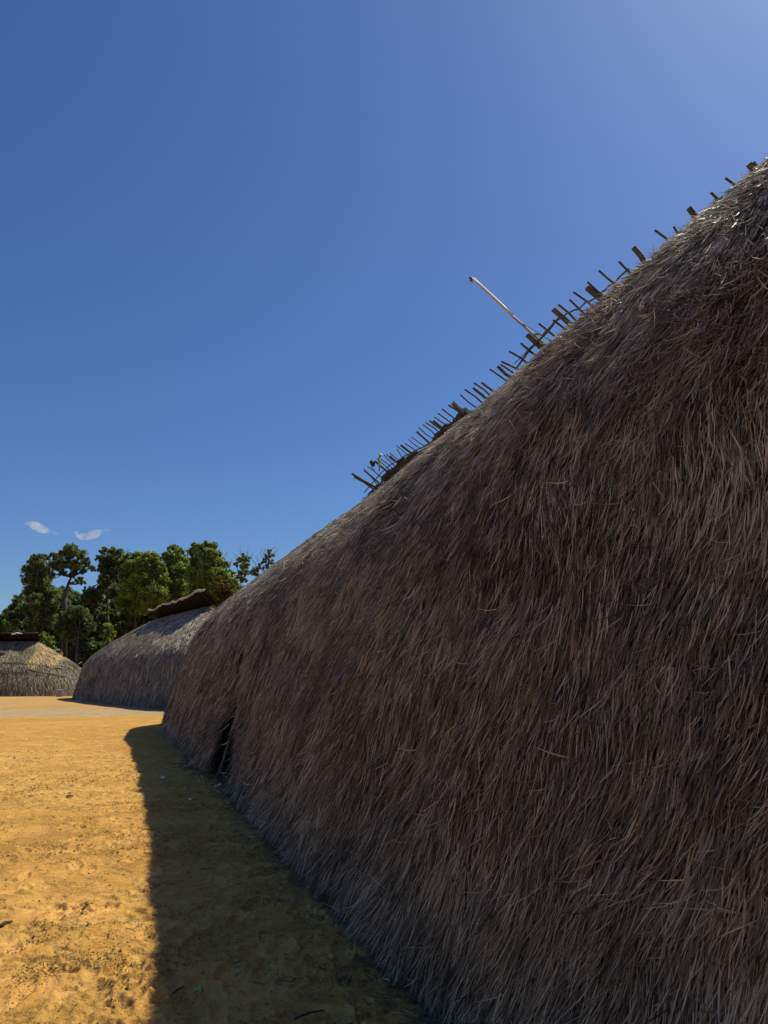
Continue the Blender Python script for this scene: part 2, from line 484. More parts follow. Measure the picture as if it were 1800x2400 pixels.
def strands(h, side, urange, dens, width, length, hole=None, srange=(0, 1), seg=4, seed=3, swirl=1.0, lift=(0.02, 0.09), grid=(260, 90), messy=0.09, fresh=None, lean=0.0, L0=0.25):
    rng = np.random.default_rng(seed)
    ue = np.linspace(urange[0], urange[1], grid[0] + 1); se = np.linspace(srange[0], srange[1], grid[1] + 1)
    Uc, Sc = np.meshgrid((ue[1:] + ue[:-1]) / 2, (se[1:] + se[:-1]) / 2)
    G = h.pos(side, *np.meshgrid(ue, se))
    a = np.linalg.norm(np.cross(G[1:, 1:] - G[:-1, :-1], G[1:, :-1] - G[:-1, 1:]), axis=-1) / 2
    C = (G[1:, 1:] + G[:-1, :-1]) / 2
    dist = np.linalg.norm(C - np.array([0, 0, HC]), axis=-1)
    ex = dens(dist) * a
    cnt = np.floor(ex + rng.random(ex.shape)).astype(int).ravel()
    idx = np.repeat(np.arange(len(cnt)), cnt)
    n = len(idx)
    du = (urange[1] - urange[0]) / grid[0]; dsg = (srange[1] - srange[0]) / grid[1]
    u = np.clip(Uc.ravel()[idx] + (rng.random(n) - .5) * du, 0, 3); s = np.clip(Sc.ravel()[idx] + (rng.random(n) - .5) * dsg, 0.0005, 1)
    P, td, tu, nr = h.frame(side, u, s)
    if hole is not None:
        D, N, Z = h.dn(side, u, s)
        keep = ~(hole(D, Z) | hole(D, Z - L0 * 0.7) | hole(D, Z - L0 * 1.3))
        P, td, tu, nr, u, s = P[keep], td[keep], tu[keep], nr[keep], u[keep], s[keep]; n = len(P)
    dist = np.linalg.norm(P - np.array([0, 0, HC]), axis=-1)
    w = width(dist) * rng.uniform(0.6, 1.45, n)
    L = length(dist) * rng.uniform(0.55, 1.3, n)
    th = lean + swirl * (0.18 * vnoise(P, 0.8, seed) + 0.28 * vnoise(P, 2.0, seed + 1) + 0.24 * vnoise(P, 5.0, seed + 2)) + rng.normal(0, 0.13, n)
    wild = rng.random(n) < messy
    th = np.where(wild, th + rng.normal(0, 0.6, n), th)
    bend = rng.normal(0, 0.17, n) + np.where(wild, rng.normal(0, 0.9, n), 0) + 0.35 * vnoise(P, 3.0, seed + 5)
    lf = rng.uniform(*lift, n) * (0.75 + 0.5 * vnoise(P, 2.0, seed + 3)) + np.where(wild, rng.uniform(0, 0.07, n), 0)
    depth = rng.uniform(-0.045, 0.04, n) + 0.03 * vnoise(P, 4.0, seed + 4) + 0.028 * vnoise(P, 11.0, seed + 14)
    top = smooth(0.10, 0.0, s); lf = lf * (1 - 0.5 * smooth(0.6, 0.3, s)); depth = depth - 0.05 * top
    roll = rng.normal(0, 0.45, n)
    V = np.zeros((n, seg + 1, 2, 3))
    pos = P + nr * depth[:, None]
    for k in range(seg + 1):
        t = k / seg
        ang = th + bend * t * 0.9
        d = td * np.cos(ang)[:, None] + tu * np.sin(ang)[:, None]
        if k: pos = pos + d * (L / seg)[:, None]
        q = pos + nr * (lf * (t ** 1.6))[:, None] - np.array([0, 0, 1]) * (0.10 * L * t * t)[:, None]
        r = roll + bend * t * 0.6
        sd = np.cross(d, nr)
        sdir = sd * np.cos(r)[:, None] + nr * np.sin(r)[:, None]
        ww = w * (0.55 + 0.45 * min(1, 3 * t)) * (1 - t ** 3 * 0.85) * 0.5
        V[:, k, 0] = q - sdir * ww[:, None]; V[:, k, 1] = q + sdir * ww[:, None]
    V = V.reshape(-1, 3)
    b = (np.arange(n) * (seg + 1) * 2)[:, None]
    k = np.arange(seg)[None] * 2
    F = np.stack([b + k, b + k + 1, b + k + 3, b + k + 2], -1).reshape(-1, 4)
    tint = np.clip(0.42 + 0.16 * vnoise(P, 1.2, seed + 8) + 0.14 * vnoise(P, 4.5, seed + 7) + 0.14 * vnoise(P, 12.0, seed + 15) + rng.normal(0, 0.28, n), 0, 0.93)
    pale = rng.random(n) < 0.05 + 0.08 * (vnoise(P, 2.2, seed + 9) > 0.55)
    tint = np.where(pale, rng.uniform(0.9, 1.0, n), tint)
    tint = np.repeat(tint, (seg + 1) * 2)
    fr = np.zeros(n)
    if fresh is not None:
        fr = fresh(P, rng)
    fr = np.repeat(fr, (seg + 1) * 2)
    return V, F, tint, fr

def merge_thatch(name, hull, sets, mats, parent):
    Vs, Fs, Ts, Rs, Ms = [hull[0]], [hull[1]], [np.zeros(len(hull[0]))], [np.zeros(len(hull[0]))], [np.zeros(len(hull[1]), int)]
    b = len(hull[0])
    for V, F, T, R in sets:
        Vs.append(V); Fs.append(F + b); b += len(V); Ts.append(T); Rs.append(R); Ms.append(np.ones(len(F), int))
    return mesh_np(name, np.concatenate(Vs), np.concatenate(Fs), mats, parent, {'tint': np.concatenate(Ts), 'fresh': np.concatenate(Rs)}, np.concatenate(Ms))

# --- the big house beside the camera
def door_hole(D, Z):
    return (Z < 2.0) & (D > 11.5 + 1.0 * Z + 0.10 * np.sin(Z * 5)) & (D < 13.25 + 0.52 * Z + 0.05 * np.sin(Z * 7 + 1))
def big_flare(D, Z):
    far = np.exp(-((D - 14.6) / 1.0) ** 2) * np.clip(1 - Z / 1.6, 0, 1) ** 1.2 * 0.25
    crease = -0.26 * np.exp(-((D - (13.35 + 0.3 * Z)) / 0.40) ** 2) * smooth(2.3, 1.5, Z) * smooth(0.7, 1.2, Z)
    foot = 0.015 * np.clip(1 - Z / 0.5, 0, 1)
    return far + crease + foot
AL = 0.3598
BIG = Hut(W=5.172, H=7.148, rS=-2.5, rE=22.105, Eb=10.5, q=2.618, al=AL, n0=1.80, a=(.4024, .7851, .9161), e=(.681, .866, .963), hw=0.147, sag=0.1848, drise=-0.0292,
          corr=(np.array([-3, 4, 9, 16, 24.]), np.array([.3869, -.1276, -.0288, .0337, -.2385])), lump=0.065, seed=11, flare=big_flare,
          hcorr=(np.array([0, 4, 6.5, 8, 10, 13, 16, 19, 22, 30.]), np.array([.20, .11, .05, -.02, -.08, -.08, -.06, -.08, -.05, -.05])))
big = thing('thatched_house', 'huge brown thatched longhouse filling the right side with stubby poles along its ridge', 'house')
near_w = lambda d: 0.0034 + 0.00056 * d
near_L = lambda d: 0.095 + 0.0092 * d
near_dens = lambda d: 3.4 / (near_w(d) * near_L(d) * 0.8)
sets = [strands(BIG, 1, (0.2, 2.0), lambda d: 45 + 0 * d, lambda d: 0.0032 + 0.0005 * d, lambda d: 0.24 + 0 * d, seg=4, seed=27, grid=(300, 20), srange=(0, 0.14), lift=(0.06, 0.24), messy=0.5),
        strands(BIG, 1, (0.3, 2.0), lambda d: 10 + 0 * d, lambda d: 0.004 + 0.0007 * d, lambda d: 0.20 + 0 * d, seg=4, seed=28, grid=(300, 60), lift=(0.03, 0.12), messy=0.7),
        strands(BIG, 1, (0.0, 2.0), near_dens, near_w, near_L, hole=door_hole, seg=3, seed=21, grid=(520, 120), lean=0.12),
        strands(BIG, 1, (2.0, 3.0), lambda d: 150 + 0 * d, lambda d: 0.04 + 0 * d, lambda d: 0.5 + 0 * d, seg=3, seed=22, grid=(60, 40)),
        strands(BIG, -1, (0.0, 1.2), lambda d: 220 + 0 * d, lambda d: 0.035 + 0 * d, lambda d: 0.5 + 0 * d, seg=3, seed=23, grid=(80, 50)),
        strands(BIG, -1, (1.0, 2.0), lambda d: 260 + 0 * d, lambda d: 0.035 + 0 * d, lambda d: 0.5 + 0 * d, seg=3, seed=24, grid=(120, 20), srange=(0, 0.25))]
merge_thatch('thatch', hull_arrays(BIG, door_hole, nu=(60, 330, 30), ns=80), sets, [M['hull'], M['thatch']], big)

NV = np.array([BIG.ca, BIG.sa, 0.0]); DV = np.array([-BIG.sa, BIG.ca, 0.0])
NR = BIG.n0 + BIG.W
def on_plane(px, py, normal, c):
    r = ray(px, py); o = np.array([0, 0, HC])
    return o + r * ((c - o @ normal) / (r @ normal))
def ridge_pt(px, py, n=None): return on_plane(px, py, NV, NR if n is None else n)

def crook(p0, p1, r0, r1, k=4, amp=0.02, sides=7, rough=0.06):
    p0, p1 = np.array(p0), np.array(p1)
    pts = [p0 + (p1 - p0) * i / k + (RNG.normal(0, amp, 3) if 0 < i < k else 0) for i in range(k + 1)]
    return pts, [r0 + (r1 - r0) * i / k for i in range(k + 1)]

C7 = lambda x, y: (810 + x * .1808, 960 + y * .1808)
C2 = lambda x, y: (780 + x * .434, 600 + y * .434)
CL = lambda x, y: (1380 + x * .2532, 350 + y * .2532)
STICKS = []   # tip, base, thickness in photo pixels
for (a, b, c, d, w) in [(80,830,390,1010,30),(110,872,380,1040,18),(240,785,420,940,25),(235,760,385,950,9),(285,735,450,870,10),(330,735,480,880,9),(375,665,555,820,28),(405,635,580,790,9),(455,640,610,760,9),(500,590,645,725,10),(570,600,740,740,28),(530,575,660,665,9),(570,560,735,690,9),(660,465,840,610,9),(665,505,760,630,10),(715,460,920,620,32),(765,435,940,560,10),(815,385,970,500,9),(850,350,1045,485,9),(920,285,1140,480,28),(945,230,1135,385,10),(1000,190,1190,360,12),(1040,170,1175,280,12),(1085,140,1190,220,16),(1135,145,1300,280,36),(1150,95,1325,235,12),(1195,45,1385,185,13)]:
    STICKS.append((C7(a, b), C7(c, d), w * .1808))
for (a, b, c, d, w) in [(590,825,670,885,6),(625,805,710,870,8),(645,795,730,875,17),(650,785,725,845,6),(688,748,770,818,6),(712,720,805,790,7),(757,712,840,778,16),(762,685,855,755,7),(803,683,890,738,9),(847,610,945,685,7),(890,595,970,655,17),(905,585,975,635,7),(912,570,985,605,8),(952,515,1055,590,8),(1015,470,1110,545,9),(1050,425,1150,510,28),(1113,365,1215,450,8),(1190,345,1255,400,9),(1190,288,1290,375,27),(1218,262,1315,352,9),(1278,235,1360,318,9),(1300,195,1405,272,8),(1372,170,1455,235,29),(1376,140,1465,215,8),(1436,78,1515,145,11),(1545,30,1595,72,9)]:
    STICKS.append((C2(a, b), C2(c, d), w * .434))
for (a, b, c, d, w) in [(415,905,485,1000,46),(612,748,700,820,20),(785,715,800,738,20),(930,540,970,600,50),(1130,400,1165,430,22),(1265,268,1330,320,20),(1480,135,1520,180,50),(1525,115,1550,150,22)]:
    STICKS.append((CL(a, b), CL(c, d), w * .2532))
ANG = []
for tip, base, wpx in STICKS:
    B = ridge_pt(*base)
    T = on_plane(tip[0], tip[1], DV, B @ DV)
    v = (T - B); L = np.linalg.norm(v); v /= L
    ANG.append((round(float(B @ DV), 1), round(float(B[2]), 2), round(L, 2), round(math.degrees(math.atan2(v[2], -(v @ NV))), 0)))
    r = wpx * np.linalg.norm(B - np.array([0, 0, HC])) / FPX / 2
    thick = wpx > 4
    r *= 1.05 if thick else 1.5
    pts, rad = crook(B - v * 0.55, T, r * 1.05, r * 0.95, amp=0.008 if thick else 0.014)
    mb = MB(); mb.tube(pts, rad, 9 if thick else 6, 0.05)
    mb.build('ridge_post' if thick else 'rafter_end', M['wood'], big)
print('STICKS', ANG)

BATTENS = [([C7(240,1075), C7(430,850), C7(560,725), C7(740,620), C7(870,550), C7(1090,440)], 2.6),
           ([C2(985,612), C2(1045,530), C2(1115,450), C2(1165,395), C2(1222,335)], 5.0),
           ([C2(1105,460), C2(1160,420), C2(1205,350), C2(1260,315), C2(1330,280), C2(1390,240), C2(1450,200), C2(1520,140), C2(1600,68)], 3.6),
           ([C2(983,582), C2(1040,520), C2(1090,470)], 2.2),
           ([C7(1010,545), C7(1140,490), C7(1300,335)], 1.4)]
for pix, w in BATTENS:
    pts = []
    for p in pix:
        q = ridge_pt(p[0], p[1], NR - 0.22); pts.append(q)
    # finer, slightly crooked
    fine = []
    for i in range(len(pts) - 1):
        for k in range(3): fine.append(pts[i] + (pts[i+1] - pts[i]) * k / 3 + RNG.normal(0, 0.008, 3))
    fine.append(pts[-1])
    r = w * np.linalg.norm(pts[0] - np.array([0, 0, HC])) / FPX / 2
    MB().tube(fine, r, 6, 0.1).build('batten', M['wood'], big)
# broken plank and rag at the far end of the ridge
p = [ridge_pt(*C7(x, y), NR - 0.3) for x, y in ((435, 800), (440, 700), (430, 640), (455, 585))]
MB().tube(p, [0.02, 0.045, 0.03, 0.06], 5, 0.2).build('broken_slat', M['wood_pale'], big)
mb = MB()
for k in range(6): mb.blob(ridge_pt(*C7(345 + RNG.uniform(-18, 18), 690 + RNG.uniform(-30, 30)), NR - 0.45), RNG.uniform(0.03, 0.07), k, 8, 5, 0.5)
mb.build('dry_tuft', M['wood_dark'], big)

# dark ragged thatch of the far slope standing up behind the poles
def ridge_fringe():
    rng = np.random.default_rng(5)
    n = 5200
    d = rng.uniform(5.0, 21.6, n)
    h = 0.03 + 0.34 * smooth(11.3, 13.6, d) * (0.62 + 0.5 * vnoise(np.stack([d, 0*d, 0*d], -1), 0.9, 3) + 0.35 * vnoise(np.stack([d, 0*d, 0*d], -1), 3.1, 4)) * (1 - smooth(19.8, 20.6, d))
    h = np.clip(h, 0.03, 0.6)
    zr = BIG.ridge(d)
    base = BIG.to_world(d, NR + rng.uniform(0.0, 0.30, n), zr - rng.uniform(0.0, 0.15, n))
    dirv = BIG.to_world(rng.normal(0, 0.45, n), -0.55 + rng.normal(0, 0.3, n), np.ones(n)); dirv /= np.linalg.norm(dirv, axis=1, keepdims=True)
    L = (h * rng.uniform(0.5, 1.0, n) + 0.12)
    sd = np.cross(dirv, rng.normal(0, 1, (n, 3))); sd /= np.linalg.norm(sd, axis=1, keepdims=True)
    w = rng.uniform(0.012, 0.03, n)
    V = np.zeros((n, 3, 2, 3))
    for k in range(3):
        t = k / 2
        q = base + dirv * (L * t)[:, None] + np.array([0, 0, -1]) * (0.06 * t * t)
        V[:, k, 0] = q - sd * (w * (1 - .7 * t))[:, None]; V[:, k, 1] = q + sd * (w * (1 - .7 * t))[:, None]
    b = (np.arange(n) * 6)[:, None]; k = np.array([[0, 2]])
    F = np.stack([b + k, b + k + 1, b + k + 3, b + k + 2], -1).reshape(-1, 4)
    mesh_np('ridge_fringe', V.reshape(-1, 3), F, M['thatch_inner'], big, {'tint': np.repeat(rng.uniform(0, 0.5, n), 6)})
ridge_fringe()
def ridge_roll():
    pts, rad = [], []
    for d in np.arange(12.6, 19.9, 0.14):
        k = 0.75 + 0.35 * float(vnoise(np.array([[d, 0, 0]]), 0.9, 3)[0]) + 0.3 * float(vnoise(np.array([[d, 5, 0]]), 3.0, 8)[0])
        k = max(0.25, k) * float(smooth(12.4, 13.6, np.array(d)) * (1 - smooth(19.0, 19.9, np.array(d))) + 0.05)
        pts.append(BIG.to_world(d + RNG.normal(0, .02), NR + 0.02, BIG.ridge(np.array(d)) + 0.17 + 0.12 * k)); rad.append(0.05 + 0.15 * k)
    MB().tube(pts, rad, 12, 0.16).build('ridge_roll', M['hull'], big, False)
ridge_roll()
# posts of the doorway
def wallpt(D, z, dn=0.0):
    s = 1 - z / BIG.H
    u = 1 + (BIG.rE - D) / (BIG.rE - BIG.rS)
    Dd, N, Z = BIG.dn(1, np.array([u]), np.array([s]))
    return BIG.to_world(Dd, N + dn, Z)[0]
def shade_backing(h_pt, d0, d1, z1, depth, root):  # added dark sheet just inside an opening, keeps the slit black
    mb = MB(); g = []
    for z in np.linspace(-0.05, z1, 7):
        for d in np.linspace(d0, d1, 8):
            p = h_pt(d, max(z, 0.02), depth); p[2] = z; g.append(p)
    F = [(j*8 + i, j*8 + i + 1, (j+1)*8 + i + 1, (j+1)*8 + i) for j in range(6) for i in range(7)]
    mb.add(g, F); mb.build('added_shade_panel', M['shade_dark'], root)
shade_backing(wallpt, 11.0, 15.0, 2.2, 0.20, big)
for (Da, Db, dn) in ((12.9, 13.35, 0.05), (13.3, 13.65, 0.10)):
    a, b = wallpt(Da, 0.02, dn), wallpt(Db, 1.3, dn + 0.05)
    a[2] = -0.05
    MB().tube([a, (a + b) / 2 + RNG.normal(0, .01, 3), b], [0.035, 0.032, 0.028], 7, 0.05).build('door_post', M['wood'], big)

# --- antenna mast lashed to the thick ridge post
mast = thing('antenna_mast', 'slender white pole lashed to a ridge post, leaning up into the open sky', 'mast')
B = ridge_pt(1287, 817); dpl = B @ DV
q = lambda x, y: ridge_pt(x, y, NR - 0.12 + 0.75 * (1290 - x) / 190)
R1 = 8.5 * 0.5 * np.linalg.norm(B) / FPX
MB().tube([q(1202, 741), q(1172, 712), q(1140, 682), q(1110, 654)], [R1 * .85, R1 * .95, R1, R1], 12).build('upper_tube', M['pvc'], mast)
MB().tube([q(1292, 822), q(1262, 795), q(1228, 764), q(1214, 752), q(1199, 738)], [R1 * .8, R1 * .75, R1 * .7, R1 * .75, R1 * .72], 10).build('lower_pole', M['bamboo'], mast)
mb = MB(); mb.blob(q(1106, 655), (0.035, 0.04, 0.05), 3, 8, 6, 0.3); mb.blob(q(1102, 651), (0.03, 0.03, 0.035), 5, 8, 6, 0.3)
mb.tube([q(1107, 657), q(1106, 666)], 0.008, 6); mb.tube([q(1103, 652), q(1102, 661)], 0.01, 6)
mb.build('aerial_head', M['black_plastic'], mast)
MB().tube([q(1224, 758), q(1245, 770), q(1268, 783), q(1293, 803)], 0.007, 5).build('stay_wire', M['wire'], mast)
mb = MB()
for k in range(5):
    c = q(1254 + k * 2.2, 783 + k * 2.2)
    mb.tube([c + np.array([math.cos(t) * .07, math.sin(t) * .09, math.sin(t + k) * .03]) for t in np.linspace(0, 6.0, 12)], 0.006, 5)
mb.build('lashing', M['wire'], mast)

# --- two more houses round the plaza
def wing(h, root, d0, d1, w, mat_top, mat_slat, drop=0.0, seed=0, sagamp=0.12, nsl=26):
    "thatched rafter ends flaring up and out over the ridge, one wing each side, dark slats beneath"
    nr = h.n0 + h.W
    for side in (1,):
        m = 24
        d = np.linspace(d0, d1, m)
        wv = np.array([float(vnoise(np.array([[x, 0, 0]]), 0.35, seed + 4)[0]) for x in d]) * sagamp
        ext = w * (0.97 + 0.20 * ((d1 - d) / (d1 - d0)) ** 2 + 0.06 * np.array([float(vnoise(np.array([[x, 3, 0]]), 1.1, seed + 6)[0]) for x in d]))
        rows = []
        for k, (t, dz) in enumerate(((0.0, 0.0), (0.5, 0.02), (1.0, 0.0), (1.02, 0.06), (0.5, 0.10), (0.0, 0.08))):
            rows.append(h.to_world(d, nr - side * (ext * t * 0.80 - 0.1 * side * 0), h.H - drop - 0.05 + ext * t * 0.62 + dz + wv * t))
        V = np.stack(rows)  # 6 x m
        F = []
        for k in range(6):
            for i in range(m - 1):
                F.append((k*m + i, k*m + i + 1, ((k+1) % 6)*m + i + 1, ((k+1) % 6)*m + i))
        mb = MB(); mb.add(V.reshape(-1, 3), F)
        mb.add([V[k][0] for k in range(6)], [(0, 1, 2, 3, 4, 5)]); mb.add([V[k][-1] for k in range(6)], [(5, 4, 3, 2, 1, 0)])
        mb.build('ridge_wing', mat_top, root, True)
        if side > 0:
            # pale rolled rim
            rim = [V[3][i] + np.array([0, 0, -0.06]) + RNG.normal(0, .025, 3) for i in range(m)]
            MB().tube(rim, [0.085 + RNG.uniform(-.02, .02) for _ in rim], 7, 0.25).build('rim_roll', mat_slat[1], root)
            for i in range(nsl):
                dd = d0 + (d1 - d0) * (i + RNG.uniform(0.2, 0.8)) / nsl
                f = (dd - d0) / (d1 - d0) * (m - 1); j = int(min(m - 2, f))
                a = V[0][j] + (V[0][j+1] - V[0][j]) * (f - j); b = V[2][j] + (V[2][j+1] - V[2][j]) * (f - j)
                off = np.array([0, 0, -0.05])
                MB().tube([a + off, (a + b) / 2 + off + RNG.normal(0, .02, 3), b + off], 0.03, 5).build('rafter_end', mat_slat[0], root)

far_w = lambda d: 0.008 + 0.00052 * d
far_L = lambda d: 0.48 + 0 * d
far_dens = lambda d: 3.6 / (far_w(d) * far_L(d) * 0.8)
def hole2(D, Z): return (Z < 1.7) & (D > DM + 0.25 * Z) & (D < DM + 1.5)
DM = 59.0
def mid_flare(D, Z): return -0.5 * np.exp(-((D - DM - 1.2) / 0.6) ** 2) * smooth(3.2, 2.0, Z)
AL2 = math.radians(33)
MID = Hut(W=5.2, H=6.75, rS=49.5, rE=61.0, Eb=16.5, q=2.5, al=AL2, n0=11.85, a=(.47, .83, .935), e=(.52, .84, .94), lump=0.06, seed=31, flare=mid_flare)
mid = thing('thatched_house', 'grey thatched longhouse with dark upswept ridge wing, partly hidden behind the big house', 'house')
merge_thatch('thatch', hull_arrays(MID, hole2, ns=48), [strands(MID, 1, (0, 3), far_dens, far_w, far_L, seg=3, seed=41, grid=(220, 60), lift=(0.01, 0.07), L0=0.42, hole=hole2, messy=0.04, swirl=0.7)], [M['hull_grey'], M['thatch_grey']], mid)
wing(MID, mid, 46.8, 61.3, 1.2, M['shade_dark'], (M['wood_dark'], M['wood_pale']), seed=3)

AL1 = math.radians(95)
# right-hand ridge end at about (-39, 80.8)
_e = at(84, 1502, 80.8)
_ca, _sa = math.cos(AL1), math.sin(AL1)
_D, _N = -_sa * _e[0] + _ca * _e[1], _ca * _e[0] + _sa * _e[1]
FAR = Hut(W=5.6, H=5.9, rS=_D, rE=_D + 11, Eb=7.2, q=2.3, al=AL1, n0=_N - 5.6, a=(.36, .68, .88), e=(.36, .68, .88), lump=0.06, seed=51)
far = thing('thatched_house', 'grey thatched house with a golden straw patch at the left edge by the trees', 'house')
def fresh_patch(P, rng):
    x = (P[:, 0] * FPX / (P[:, 1] * CP + (P[:, 2] - HC) * SP)) * 0
    c = [(at(72, 1503, 77.5), 1.0, .55), (at(62, 1520, 76), .8, .9), (at(52, 1545, 75), .9, .8), (at(82, 1540, 75), .75, .8), (at(86, 1550, 75), .5, .6), (at(90, 1506, 78.5), .9, .35)]
    f = np.zeros(len(P))
    for p, rx, rz in c:
        q = np.hypot((P[:, 0] - p[0]) / rx, (P[:, 2] - p[2]) / rz)
        f = np.maximum(f, smooth(1.25, 0.5, q))
    return (rng.random(len(P)) < f * 0.9).astype(float) * rng.uniform(0.5, 1, len(P))
merge_thatch('thatch', hull_arrays(FAR, None, ns=44), [strands(FAR, 1, (0.9, 3), far_dens, far_w, far_L, seg=3, seed=61, grid=(220, 60), lift=(0.01, 0.05), messy=0.04, swirl=0.7, fresh=fresh_patch),
             strands(FAR, -1, (2.0, 3), far_dens, far_w, far_L, seg=3, seed=62, grid=(60, 50), lift=(0.01, 0.06))], [M['hull_grey'], M['thatch_patched']], far)
wing(FAR, far, FAR.rS - 0.5, FAR.rE, 1.1, M['shade_dark'], (M['wood_dark'], M['wood_dark']), seed=9, sagamp=0.08, nsl=14)
def surf_curve(h, us, ss, off=0.1):
    out = []
    for u, s in zip(us, ss):
        P, td, tu, n = h.frame(1, np.array([u]), np.array([s])); out.append((P + n * off)[0])
    return out
t = np.linspace(0, 1, 14)
MB().tube(surf_curve(FAR, 1.55 + t * 0.45, 0.43 + 0 * t), 0.035, 5).build('binding_pole', M['wood_dark'], far)
MB().tube(surf_curve(FAR, 2.02 + t * 0.62, 0.42 + 0.12 * t), 0.035, 5).build('binding_pole', M['bamboo'], far)
MB().tube(surf_curve(FAR, 1.5 + t * 0.62, 0.56 + 0.05 * t * t), 0.035, 5).build('binding_pole', M['wood_dark'], far)
MB().tube(surf_curve(FAR, 2.1 + t * 0.5, 0.53 + 0.15 * t), 0.03, 5).build('binding_pole', M['bamboo'], far)
# pale bent pole on the end of the middle house
pts = [at(x, y, 66.5) for x, y in ((171, 1577), (174, 1569), (179, 1561), (185, 1555), (191, 1553))]
MB().tube(pts, 0.05, 6).build('binding_pole', M['wood_pale'], mid)
# dark slit of a doorway in the middle house, with an added dark panel behind it
def midpt(D, z, dn=0.0):
    u = 1 + (MID.rE - D) / (MID.rE - MID.rS)
    Dd, N, Z = MID.dn(1, np.array([u]), np.array([1 - z / MID.H]))
    return MID.to_world(Dd, N + dn, Z)[0]
shade_backing(midpt, DM - 0.4, DM + 2.4, 2.2, 0.30, mid)

# grey board at the foot of the far house, white sheet on its ridge
b0, b1 = at(131, 1633.5, 74.2), at(145, 1632.5, 74.2)
brd = MB()
for (x0, x1, z0, z1, y0, y1) in ((b0[0], b1[0], 0.0, 0.72, 0.0, 0.04), (b0[0] + .04, b1[0] - .04, 0.68, 0.76, -0.01, 0.05)):
    Y = 74.2
    brd.add([(x0, Y + y0, z0), (x1, Y + y0, z0), (x1, Y + y1, z0), (x0, Y + y1, z0), (x0, Y + y0 + .1, z1), (x1, Y + y0 + .1, z1), (x1, Y + y1 + .1, z1), (x0, Y + y1 + .1, z1)],
            [(3, 2, 1, 0), (4, 5, 6, 7), (0, 1, 5, 4), (1, 2, 6, 5), (2, 3, 7, 6), (3, 0, 4, 7)])
tag(brd.build('board', M['grey_board'], None, False), 'small grey board leaning on the foot of the house with the golden patch', 'board')
sh = MB(); 
for k, (x, y) in enumerate(((32, 1486), (40, 1483.5), (45, 1484.5))): sh.blob(at(x, y, 79.2), (0.28, 0.2, 0.07), k, 10, 5, 0.35)
tag(sh.build('plastic_sheet', M['white_plastic']), 'crumpled white sheet lying on the ridge of the house with the golden patch', 'sheet')

# ------------------------------------------------------------------ trees beyond the houses
def leaves(blobs, n_per, size, seed, depth_scale=1.0, hollow=0.35):
    "leaf clumps spread through ellipsoids; blobs: (centre, radius)"
    rng = np.random.default_rng(seed)
    Ps, Cs = [], []
    for c, r in blobs:
        n = int(n_per * r * r * r ** 0.3)
        # sub clumps
        k = max(5, int(n / 55))
        cc = rng.normal(0, 1, (k, 3)); cc /= np.linalg.norm(cc, axis=1, keepdims=True)
        cc = c + cc * (r * rng.uniform(0.25, 1.05, k) ** 0.7)[:, None] * np.array([1, depth_scale, .92])
        i = rng.integers(0, k, n)
        cr = r * rng.uniform(0.18, 0.40, k)
        p = rng.normal(0, 1, (n, 3)); p /= np.linalg.norm(p, axis=1, keepdims=True)
        P = cc[i] + p * (cr[i] * rng.random(n) ** 0.45)[:, None]
        Ps.append(P); Cs.append(rng.normal(0, 0.2, k)[i])
    P = np.concatenate(Ps); tb = np.concatenate(Cs); n = len(P)
    nrm = rng.normal(0, 1, (n, 3)) + np.array([0, 0, 0.7]); nrm /= np.linalg.norm(nrm, axis=1, keepdims=True)
    a = np.cross(nrm, rng.normal(0, 1, (n, 3))); a /= np.linalg.norm(a, axis=1, keepdims=True)
    b = np.cross(nrm, a)
    s = size * rng.uniform(0.6, 1.4, n)
    V = np.stack([P - a * s[:, None], P + b * (s * .45)[:, None] + nrm * (s * .12)[:, None], P + a * s[:, None], P - b * (s * .45)[:, None] - nrm * (s * .1)[:, None]], 1).reshape(-1, 3)
    F = np.arange(n * 4).reshape(-1, 4)
    tint = np.repeat(np.clip(0.45 + tb + rng.normal(0, 0.2, n), 0, 1), 4)
    return V, F, tint

